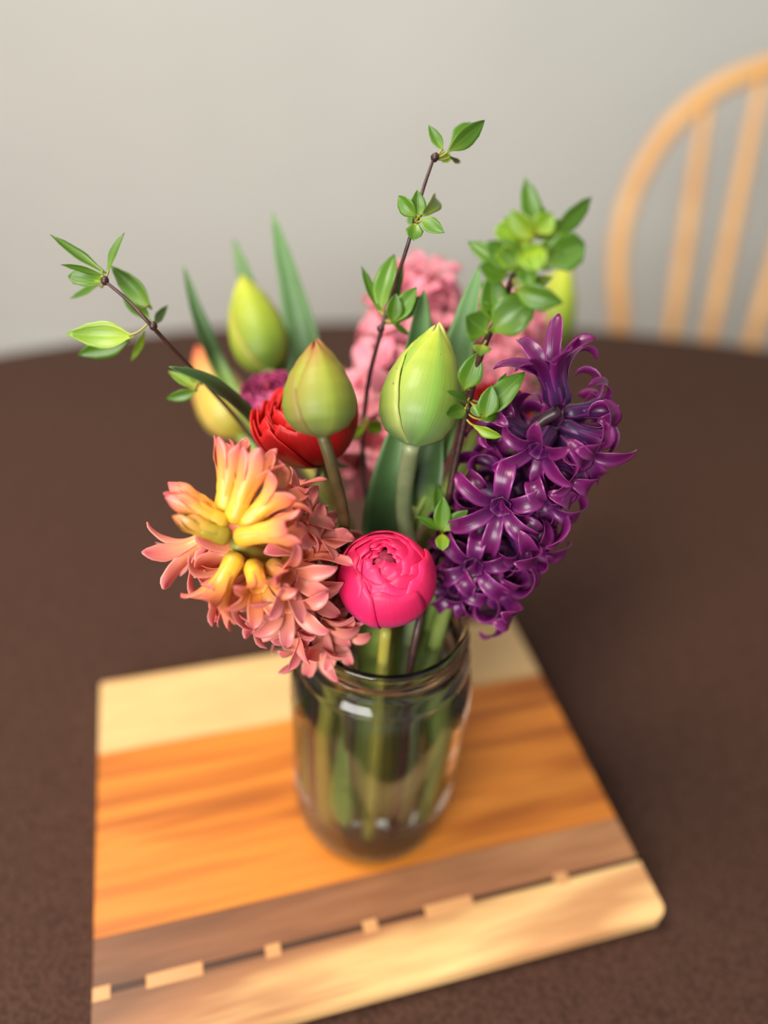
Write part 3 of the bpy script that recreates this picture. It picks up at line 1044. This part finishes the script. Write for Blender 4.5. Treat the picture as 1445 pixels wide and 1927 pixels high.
# left, behind
t3 = tulip('tall yellow green tulip bud beside long pointed blades', P(508, 697, 0.450), P(452, 522, 0.462), mm(57, 0.445), M['tulip_lime_back'],
           [P(528, 800, 0.462), mouth(120, 0.0285), foot(120, 0.0285)], M['stem'], 0.2, 0.0034)
leaf(t3, mouth(120, 0.0285).lerp(P(528, 800, 0.462), 0.5), P(513, 400, 0.44), mm(36, 0.43), M['tulip_leaf'], 0, -0.2, 0.3, 0.1, shape='strap', n=24, mids=[P(596, 780, 0.466), P(562, 600, 0.450)])
leaf(t3, mouth(120, 0.0285) + Vector((0, 0, 0.014)), P(440, 450, 0.47), mm(26, 0.46), M['tulip_leaf'], 0, -0.2, 0.3, 0.1, shape='strap', n=24, mids=[P(550, 760, 0.46), P(482, 580, 0.46)])
# far left, flushed orange
t4 = tulip('blurred yellow tulip bud flushed orange at its tip, behind the left branch', P(452, 822, 0.492), P(368, 655, 0.496), mm(52, 0.49), M['tulip_orange'],
           [P(525, 900, 0.478), mouth(150, 0.0285), foot(150, 0.0285)], M['stem'], 0.0, 0.0034)
leaf(t4, mouth(150, 0.0285) + Vector((0, 0, 0.014)), P(345, 500, 0.428), mm(17, 0.43), M['tulip_leaf'], 0, 0.3, 0.3, 0.2, shape='strap', n=24, mids=[P(440, 745, 0.445), P(378, 610, 0.434)])
leaf(t4, mouth(150, 0.0285) + Vector((0, 0, 0.02)), P(318, 690, 0.345), mm(22, 0.36), M['tulip_leaf'], 0, 0.9, 0.2, 0.45, shape='strap', n=24, mids=[P(505, 835, 0.394), P(400, 730, 0.364)])
# right, far behind
t5 = tulip('blurred pale lime tulip bud behind the leafy branch', P(1030, 660, 0.56), P(1062, 485, 0.57), mm(40, 0.56), M['tulip_lime_back'],
           [P(990, 760, 0.54), P(890, 1000, 0.455), mouth(30, 0.0285), foot(30, 0.0285)], M['stem'], 0.5, 0.0034)


# lower leaves of the outer tulips stand in the water between the stems and the glass
for t_, ang in ((t2, 240), (t3, 120), (t4, 150), (t5, 30)):
    q = [foot(ang, 0.0275, 0.016), foot(ang, 0.0385, 0.034), foot(ang, 0.0410, 0.07), foot(ang, 0.0405, 0.118)]
    rad = Vector((math.cos(math.radians(ang)), math.sin(math.radians(ang)), 0))
    leaf(t_, q[0], q[3], 0.0062, M['leaf_base'], shape='strap', nrm=-rad, cup=0.1, n=14, mids=q[1:3])

# ------------------------------------------------------------------ ranunculus
def ranunculus(label, centre, axis, R, mat, shells, stem_pts, stem_mat, squash=0.9, seed=1, stem_r=0.0026, amax0=118, amax1=128, flare=0.0, ragged=0.05, heart=True, shrink=0.83, lift=0.25):
    rr_ = random.Random(seed)
    centre = Vector(centre)
    root = thing('ranunculus', label, 'flower', centre, 'ranunculus blooms in the jar')
    fr_ = frame(axis, toward_cam(centre))
    for k in range(shells):
        q = k / (shells - 1)
        Rk = R * (1 - shrink * q)
        npet = 5 if k < 2 else (4 if q < 0.6 else 3)
        am = math.radians(amax0 + (amax1 - amax0) * q)
        for i in range(npet):
            cen = 2 * PI * i / npet + k * 0.9 + rr_.uniform(-0.15, 0.15)
            wid = 0.95 if npet == 5 else 1.2
            ami = am + math.radians(rr_.uniform(-7, 7))
            ph, fq = rr_.random() * 6, rr_.uniform(5, 8)
            fl = flare * max(0, 1 - q * 1.6)
            nt_, na = 12, 12
            v, f, u = [], [], []
            for side in (0, 1):
                for a_i in range(nt_ + 1):
                    t = a_i / nt_
                    for j in range(na + 1):
                        s = 2 * j / na - 1
                        al = math.radians(12) + (ami * (1 - 0.10 * s * s + ragged * t * math.sin(fq * s + ph)) - math.radians(12)) * t
                        r_ = Rk * (1 + 0.025 * (i % 2) + 0.05 * (s + 0.2) * 0.6)
                        if side:
                            r_ -= 0.0005
                        rad = r_ * math.sin(al) * (1 + fl * t ** 3)
                        z = -r_ * squash * math.cos(al) * (1.0 + lift * q)
                        a = cen + wid * s * (1 - 0.15 * t ** 4)
                        v.append(fr_ @ Vector((rad * math.cos(a), rad * math.sin(a), z + R * 0.10 * q)))
                        u.append((t, (s + 1) / 2))
            row = na + 1
            off = (nt_ + 1) * row
            for a_i in range(nt_):
                for j in range(na):
                    a, b2, c2, d2 = a_i * row + j, a_i * row + j + 1, (a_i + 1) * row + j + 1, (a_i + 1) * row + j
                    f += [(a, b2, c2, d2), (off + d2, off + c2, off + b2, off + a)]
                a, d2 = a_i * row, (a_i + 1) * row
                f.append((a, d2, off + d2, off + a))
                a, d2 = a_i * row + na, (a_i + 1) * row + na
                f.append((d2, a, off + a, off + d2))
            for j in range(na):
                f.append((j + 1, j, off + j, off + j + 1))
                a = nt_ * row + j
                f.append((a, a + 1, off + a + 1, off + a))
            obj('petal', mesh('petal', v, f, u), mat, root)
    if heart:
        if shrink < 0.5:
            v, f = lathe([(0.0, R * 0.3), (R * 0.30, R * 0.5), (R * 0.27, R * 0.68), (R * 0.14, R * 0.765), (0.0, R * 0.73)], 14)
        else:
            v, f = lathe([(0.0, -R * 0.5), (R * 0.14, -R * 0.3), (R * 0.15, R * 0.35), (R * 0.10, R * 0.50), (0.0, R * 0.52)], 14)
        obj('heart', mesh('heart', [fr_ @ Vector(p) for p in v], f), M['heart'], root)
    zb = Vector(axis).normalized() * (-R * squash * 0.97)
    stem_part(root, [centre + zb] + list(stem_pts), stem_r, stem_r * 1.2, stem_mat)
    # sepals hanging under the bloom
    for i in range(5):
        a = 2 * PI * i / 5
        d = fr_ @ Vector((math.cos(a), math.sin(a), 0))
        b0 = centre + zb * 1.0 + d * R * 0.12
        leaf(root, b0, b0 + d * R * 0.30 + zb * 0.35, R * 0.13, M['stem_olive'], 0.1, nrm=zb, name='sepal', n=6, nv=4)
    return root


c1 = P(726, 1090, 0.348)
ranunculus('hot pink globe-shaped ranunculus bloom hanging over the jar mouth', c1, (P(716, 1040, 0.326) - c1) + Vector((0, 0, 0.012)), mm(92, 0.348), M['hot_pink'], 8,
           [P(726, 1190, 0.368), mouth(270, 0.0285), foot(270, 0.0285)], M['stem_yellow'], 0.92, 4, amax0=138, amax1=170, shrink=0.32, lift=0.12, ragged=0.022)
c2 = P(575, 785, 0.365)
ranunculus('open bright red ranunculus behind the olive tulip bud', c2, Vector((-0.42, 0.10, 1)), mm(96, 0.362), M['red'], 8,
           [P(620, 900, 0.385), mouth(180, 0.0142), foot(180, 0.0142)], M['stem_yellow'], 1.0, 9, amax0=112, amax1=128, flare=0.05, ragged=0.08, shrink=0.75)
c3 = P(508, 742, 0.415)
ranunculus('dark magenta ranunculus peeping out behind the red one', c3, Vector((-0.2, -0.1, 1)), mm(55, 0.415), M['magenta'], 6,
           [P(560, 850, 0.42), mouth(120, 0.0142), foot(120, 0.0142)], M['stem_yellow'], 0.95, 2, amax0=110, amax1=125)
c4 = P(938, 768, 0.42)
ranunculus('small red ranunculus behind the purple hyacinth and the leafy branch', c4, Vector((0.1, -0.1, 1)), mm(60, 0.42), M['red'], 6,
           [P(880, 900, 0.42), mouth(60, 0.0142), foot(60, 0.0142)], M['stem_yellow'], 0.95, 6, amax0=105, amax1=125)


# ------------------------------------------------------------------ leafy branches
def sprig(label, pts, r0, r1, leaves, root_at, nodes=()):
    root = thing('leafy_branch', label, 'branch', root_at, 'leafy branches in the jar')
    stem_part(root, pts, r0, r1, M['sprig_stem'], n=50)
    line = catmull(pts, 200)
    for i, L in enumerate(leaves):
        bp_, bd, tp_, td, wpx, roll, shp, pale = L
        if bd < 0.317:
            wpx *= 1.22
        a_, b_ = P(*bp_, bd), P(*tp_, td)
        leaf(root, a_, b_, mm(wpx, (bd + td) / 2), M['sprig_leaf_pale'] if pale else M['sprig_leaf'], bend=random.uniform(-0.10, 0.12), roll=roll, cup=0.15, fold=0.22, shape=shp, seed=i)
        near = min(line, key=lambda p: (p - a_).length)
        gap = (near - a_).length
        if 0.0012 < gap < 0.02:
            end = a_.lerp(b_, 0.08)
            midp = near.lerp(end, 0.5) + Vector((0, 0, -0.12 * gap))
            v, f, u = tube(under(root, catmull([near, midp, end], 8)), 0.0005, 6)
            obj('petiole', mesh('petiole', v, f, u), M['stem_yellow'], root)
    for q, d in nodes:
        c = P(*q, d)
        v, f, u = tube(under(root, [c + Vector((0, 0, -0.002)), c + Vector((0, 0, -0.001)), c, c + Vector((0.0005, 0, 0.0012)), c + Vector((0.0005, 0, 0.002))]), [0.0008, 0.0017, 0.002, 0.0015, 0.0005], 8)
        obj('node', mesh('node', v, f, u), M['sprig_stem'], root)
    return root


D = 0.346
sprig('thin dark branch with slender leaves arching out on the left', [P(196, 528, D), P(240, 565, D), P(288, 616, D), P(390, 725, 0.378), P(480, 832, 0.402), P(588, 1000, 0.400), mouth(180, 0.0285), foot(180, 0.0285)],
      0.0007, 0.0015, [
    ((200, 515), D, (94, 441), D, 13, 0.7, 'lance', 0),
    ((198, 520), D, (114, 498), D, 10, -0.9, 'lance', 0),
    ((202, 515), D, (234, 438), D, 10, -0.8, 'lance', 0),
    ((196, 525), D, (128, 520), 0.35, 17, 0.3, 'round', 0),
    ((192, 530), D, (136, 534), 0.355, 7, 0.9, 'lance', 1),
    ((190, 533), 0.362, (132, 562), 0.375, 7, 0.5, 'lance', 0),
    ((286, 582), 0.364, (208, 500), 0.362, 21, -0.25, 'ovate', 0),
    ((284, 605), 0.366, (232, 562), 0.375, 14, 0.4, 'ovate', 0),
    ((252, 632), D, (125, 628), D, 27, 0.1, 'ovate', 1),
    ((245, 640), 0.365, (146, 668), 0.37, 20, -0.3, 'ovate', 0),
    ((290, 612), 0.362, (316, 574), 0.38, 9, 0.3, 'lance', 0),
    ((272, 622), 0.365, (246, 680), 0.385, 8, 0.4, 'lance', 1),
    ((372, 732), 0.37, (316, 698), 0.372, 11, 0.4, 'ovate', 1),
    ((372, 734), 0.37, (312, 750), 0.372, 12, -0.3, 'ovate', 0),
    ((380, 725), 0.375, (350, 690), 0.38, 10, 0.2, 'ovate', 1),
], P(480, 832, 0.375), [((197, 528), D), ((288, 613), D)])

# petioles of the pale leaf follow the branch
D = 0.346
sprig('tall dark branch with small leaves rising above the pink hyacinth', [P(816, 298, D), P(795, 360, D), P(768, 458, D), P(735, 560, 0.365), P(718, 620, 0.37), P(690, 740, 0.390), P(684, 900, 0.418), mouth(0, 0.0), foot(0, 0.0)],
      0.0007, 0.0015, [
    ((834, 284), D, (806, 235), D, 11, 0.2, 'ovate', 0),
    ((842, 286), D, (912, 226), D, 18, 0.3, 'ovate', 0),
    ((846, 282), 0.36, (886, 230), 0.365, 13, -0.5, 'lance', 0),
    ((846, 294), D, (866, 306), 0.37, 5, 0.2, 'lance', 0),
    ((826, 292), 0.352, (850, 300), 0.350, 10, 0.0, 'round', 1),
    ((784, 408), 0.341, (750, 368), 0.3405, 16, -0.3, 'ovate', 0),
    ((788, 410), 0.3405, (785, 357), 0.338, 16, 0.1, 'ovate', 0),
    ((795, 406), 0.341, (820, 372), 0.365, 15, 0.4, 'round', 1),
    ((790, 412), 0.3405, (836, 438), 0.338, 15, -0.2, 'ovate', 0),
    ((782, 420), 0.3405, (778, 452), 0.337, 17, 0.0, 'round', 0),
    ((782, 418), 0.36, (768, 408), 0.37, 10, 0.0, 'round', 0),
    ((716, 592), 0.368, (680, 500), 0.37, 12, 0.7, 'lance', 0),
    ((714, 590), 0.37, (742, 478), 0.372, 22, -0.3, 'ovate', 0),
    ((730, 600), 0.372, (760, 490), 0.375, 14, 0.6, 'lance', 0),
    ((738, 608), 0.366, (745, 552), 0.360, 18, 0.2, 'ovate', 0),
    ((740, 608), 0.366, (784, 540), 0.362, 19, -0.2, 'ovate', 0),
    ((740, 612), 0.37, (800, 552), 0.378, 14, 0.5, 'lance', 0),
    ((735, 602), 0.37, (772, 632), 0.38, 6, 0.2, 'lance', 0),
    ((690, 800), 0.395, (640, 830), 0.40, 14, 0.2, 'ovate', 1),
    ((692, 795), 0.395, (720, 812), 0.40, 16, 0.2, 'ovate', 1),
], P(690, 740, 0.385), [((818, 296), D), ((716, 618), 0.37), ((783, 415), 0.358)])

sprig('dark branch topped by a broad cluster of green leaves, leaning over the purple hyacinth',
      [P(1000, 440, 0.285), P(966, 520, 0.298), P(935, 600, 0.312), P(905, 665, 0.325), P(880, 765, 0.342), P(855, 880, 0.358), P(835, 985, 0.372), P(815, 1080, 0.388), mouth(300, 0.0285), foot(300, 0.0285)],
      0.0012, 0.0020, [
    # top cluster
    ((1010, 440), 0.282, (988, 334), 0.280, 17, 0.2, 'lance', 0),
    ((1030, 445), 0.283, (1113, 371), 0.285, 17, 0.5, 'lance', 0),
    ((1020, 492), 0.280, (1100, 458), 0.278, 30, 0.1, 'round', 0),
    ((1010, 500), 0.278, (985, 462), 0.274, 24, 0.0, 'round', 1),
    ((1005, 450), 0.278, (960, 395), 0.275, 20, -0.4, 'ovate', 1),
    ((1000, 455), 0.282, (930, 430), 0.280, 22, 0.3, 'round', 1),
    ((1010, 440), 0.276, (1040, 400), 0.274, 20, 0.2, 'ovate', 1),
    ((1015, 450), 0.284, (1070, 430), 0.288, 20, -0.3, 'ovate', 0),
    ((1000, 470), 0.276, (1012, 510), 0.270, 22, 0.0, 'round', 1),
    ((980, 500), 0.284, (915, 455), 0.280, 26, -0.2, 'ovate', 0),
    ((960, 510), 0.290, (880, 455), 0.296, 16, 0.3, 'lance', 0),
    ((955, 520), 0.290, (900, 500), 0.285, 22, 0.2, 'ovate', 0),
    ((968, 545), 0.292, (1060, 570), 0.288, 20, 0.2, 'ovate', 0),
    ((972, 535), 0.294, (1040, 522), 0.292, 11, 0.4, 'lance', 1),
    ((930, 610), 0.304, (925, 510), 0.296, 24, 0.2, 'ovate', 0),
    ((925, 625), 0.306, (1008, 558), 0.300, 32, -0.1, 'ovate', 0),
    ((918, 628), 0.306, (876, 594), 0.300, 28, 0.2, 'ovate', 0),
    ((908, 650), 0.316, (904, 668), 0.308, 15, 0.0, 'round', 1),
    ((1008, 470), 0.284, (1062, 490), 0.280, 24, 0.2, 'ovate', 0),
    ((995, 460), 0.286, (948, 408), 0.284, 18, 0.4, 'ovate', 0),
    ((990, 480), 0.286, (930, 480), 0.282, 24, -0.2, 'ovate', 1),
    ((985, 490), 0.288, (1000, 540), 0.286, 18, 0.1, 'ovate', 0),
    ((1012, 450), 0.284, (1022, 388), 0.282, 16, -0.3, 'ovate', 0),
    ((945, 575), 0.304, (905, 530), 0.300, 20, 0.2, 'ovate', 0),
    # along the stem
    ((872, 735), 0.334, (900, 662), 0.326, 24, 0.1, 'ovate', 0),
    ((880, 760), 0.334, (838, 735), 0.318, 10, 0.5, 'lance', 0),
    ((878, 768), 0.334, (838, 782), 0.319, 18, 0.2, 'ovate', 0),
    ((905, 785), 0.338, (988, 700), 0.334, 24, -0.15, 'ovate', 0),
    ((912, 788), 0.335, (925, 725), 0.330, 21, 0.1, 'ovate', 0),
    ((928, 760), 0.338, (952, 702), 0.338, 12, 0.1, 'lance', 0),
    ((890, 760), 0.336, (902, 785), 0.333, 11, 0.1, 'ovate', 0),
    ((890, 800), 0.340, (946, 822), 0.338, 12, 0.5, 'lance', 1),
    ((900, 790), 0.340, (940, 780), 0.345, 8, 0.2, 'lance', 0),
    # low cluster
    ((830, 1000), 0.362, (834, 934), 0.356, 17, 0.1, 'ovate', 0),
    ((828, 998), 0.362, (784, 972), 0.358, 10, 0.5, 'lance', 0),
    ((834, 1000), 0.360, (880, 960), 0.355, 16, -0.2, 'ovate', 0),
    ((828, 985), 0.372, (822, 912), 0.374, 15, 0.3, 'ovate', 0),
    ((832, 1006), 0.360, (833, 1036), 0.354, 14, 0.0, 'round', 1),
], P(880, 765, 0.342), [((905, 660), 0.324), ((880, 768), 0.342), ((832, 1000), 0.372)])


# ------------------------------------------------------------------ swing florets and leaves clear of their neighbours
from mathutils.bvhtree import BVHTree
bpy.context.view_layer.update()
loose_of = {}
for root, o, piv, fl in LOOSE:
    loose_of[o.name] = root


def world_tris(objs, extra=None):
    v, f = [], []
    for o in objs:
        k = len(v)
        mw = extra @ o.matrix_world if extra is not None else o.matrix_world
        v += [mw @ w.co for w in o.data.vertices]
        f += [tuple(i + k for i in p.vertices) for p in o.data.polygons]
    return v, f


tops = [o for o in C.objects if o.parent is None and o.get('category') and o.name not in ('water', 'dining_table', 'tablecloth', 'windsor_chair')]
placed = {}                       # thing -> list of trees of its settled pieces
for t_ in tops:
    ms = [o for o in [t_] + list(t_.children) if o.type == 'MESH' and o.name not in loose_of]
    ms = [o for o in ms if o.name.split('.')[0] not in ('petiole', 'node')]
    placed[t_.name] = [BVHTree.FromPolygons(*world_tris([o])) for o in ms]
AX = [Vector(a).normalized() for a in ((1, 0, 0), (-1, 0, 0), (0, 1, 0), (0, -1, 0), (0, 0, 1), (0, 0, -1), (1, 1, 0), (-1, 1, 0), (1, -1, 0), (-1, -1, 0))]
n_moved = n_gone = 0
# leaves first, then florets
for root, o, piv, fl in sorted(LOOSE, key=lambda q: q[3]):
    grp = [o] + list(o.children)
    others = [t for nm, ts in placed.items() if nm != root.name for t in ts]
    done = False
    for ang, sc_ in ((0, 1), (0.1, 1), (0.2, 1), (0.32, 1), (0.2, 0.88), (0.45, 1), (0.45, 0.85), (0.65, 0.95), (0.65, 0.8), (0.9, 0.8), (0.9, 0.66), (0.6, 0.55)):
        for ax in (AX if ang else AX[:1]):
            X = Matrix.Translation(piv) @ Matrix.Rotation(ang, 4, ax) @ Matrix.Scale(sc_, 4) @ Matrix.Translation(-piv)
            v, f = world_tris(grp, X)
            tr = BVHTree.FromPolygons(v, f)
            if not any(tr.overlap(t) for t in others):
                done = True
                break
        if done:
            break
    if done:
        if ang:
            n_moved += 1
            L_ = Matrix.Translation(root.location)
            o.matrix_basis = L_.inverted() @ X @ L_ @ o.matrix_basis
        placed[root.name].append(tr)
    elif fl:
        n_gone += 1
        for c_ in list(o.children) + [o]:
            bpy.data.objects.remove(c_)
    else:
        placed[root.name].append(BVHTree.FromPolygons(*world_tris(grp)))
        print('UNSOLVED', root.name, o.name)
print('swung', n_moved, 'dropped', n_gone)

# ------------------------------------------------------------------ water droplets on the petals
bpy.context.view_layer.update()
ico = bmesh.new()
bmesh.ops.create_icosphere(ico, subdivisions=1, radius=1.0)
IV = [v_.co.copy() for v_ in ico.verts]
IF = [tuple(v_.index for v_ in f_.verts) for f_ in ico.faces]
ico.free()
drnd = random.Random(11)
for root, count in ((hy, 60), (hp, 90), (t1, 26), (hr, 12)):
    pieces = [o for o in root.children_recursive if o.name.split('.')[0] == 'petal']
    v, f = [], []
    tries = 0
    while count and tries < 4000:
        tries += 1
        o = drnd.choice(pieces)
        vv = drnd.choice(o.data.vertices)
        mw = o.matrix_world
        p = mw @ vv.co
        nr = (mw.to_3x3() @ vv.normal).normalized()
        if nr.dot(toward_cam(p)) < 0.25 or nr.z < -0.2:
            continue
        r_ = drnd.choice((0.00035, 0.00045, 0.0006, 0.0008))
        k0 = len(v)
        fr_ = frame(nr)
        v += [p - root.location + fr_ @ Vector((q.x * r_, q.y * r_, q.z * r_ * 0.75)) for q in IV]
        f += [tuple(i + k0 for i in ff) for ff in IF]
        count -= 1
    d = obj('water_droplets', mesh('water_droplets', v, f), M['water'], root)
    d['kind'] = 'stuff'
    d['label'] = 'tiny clear water droplets on the petals'
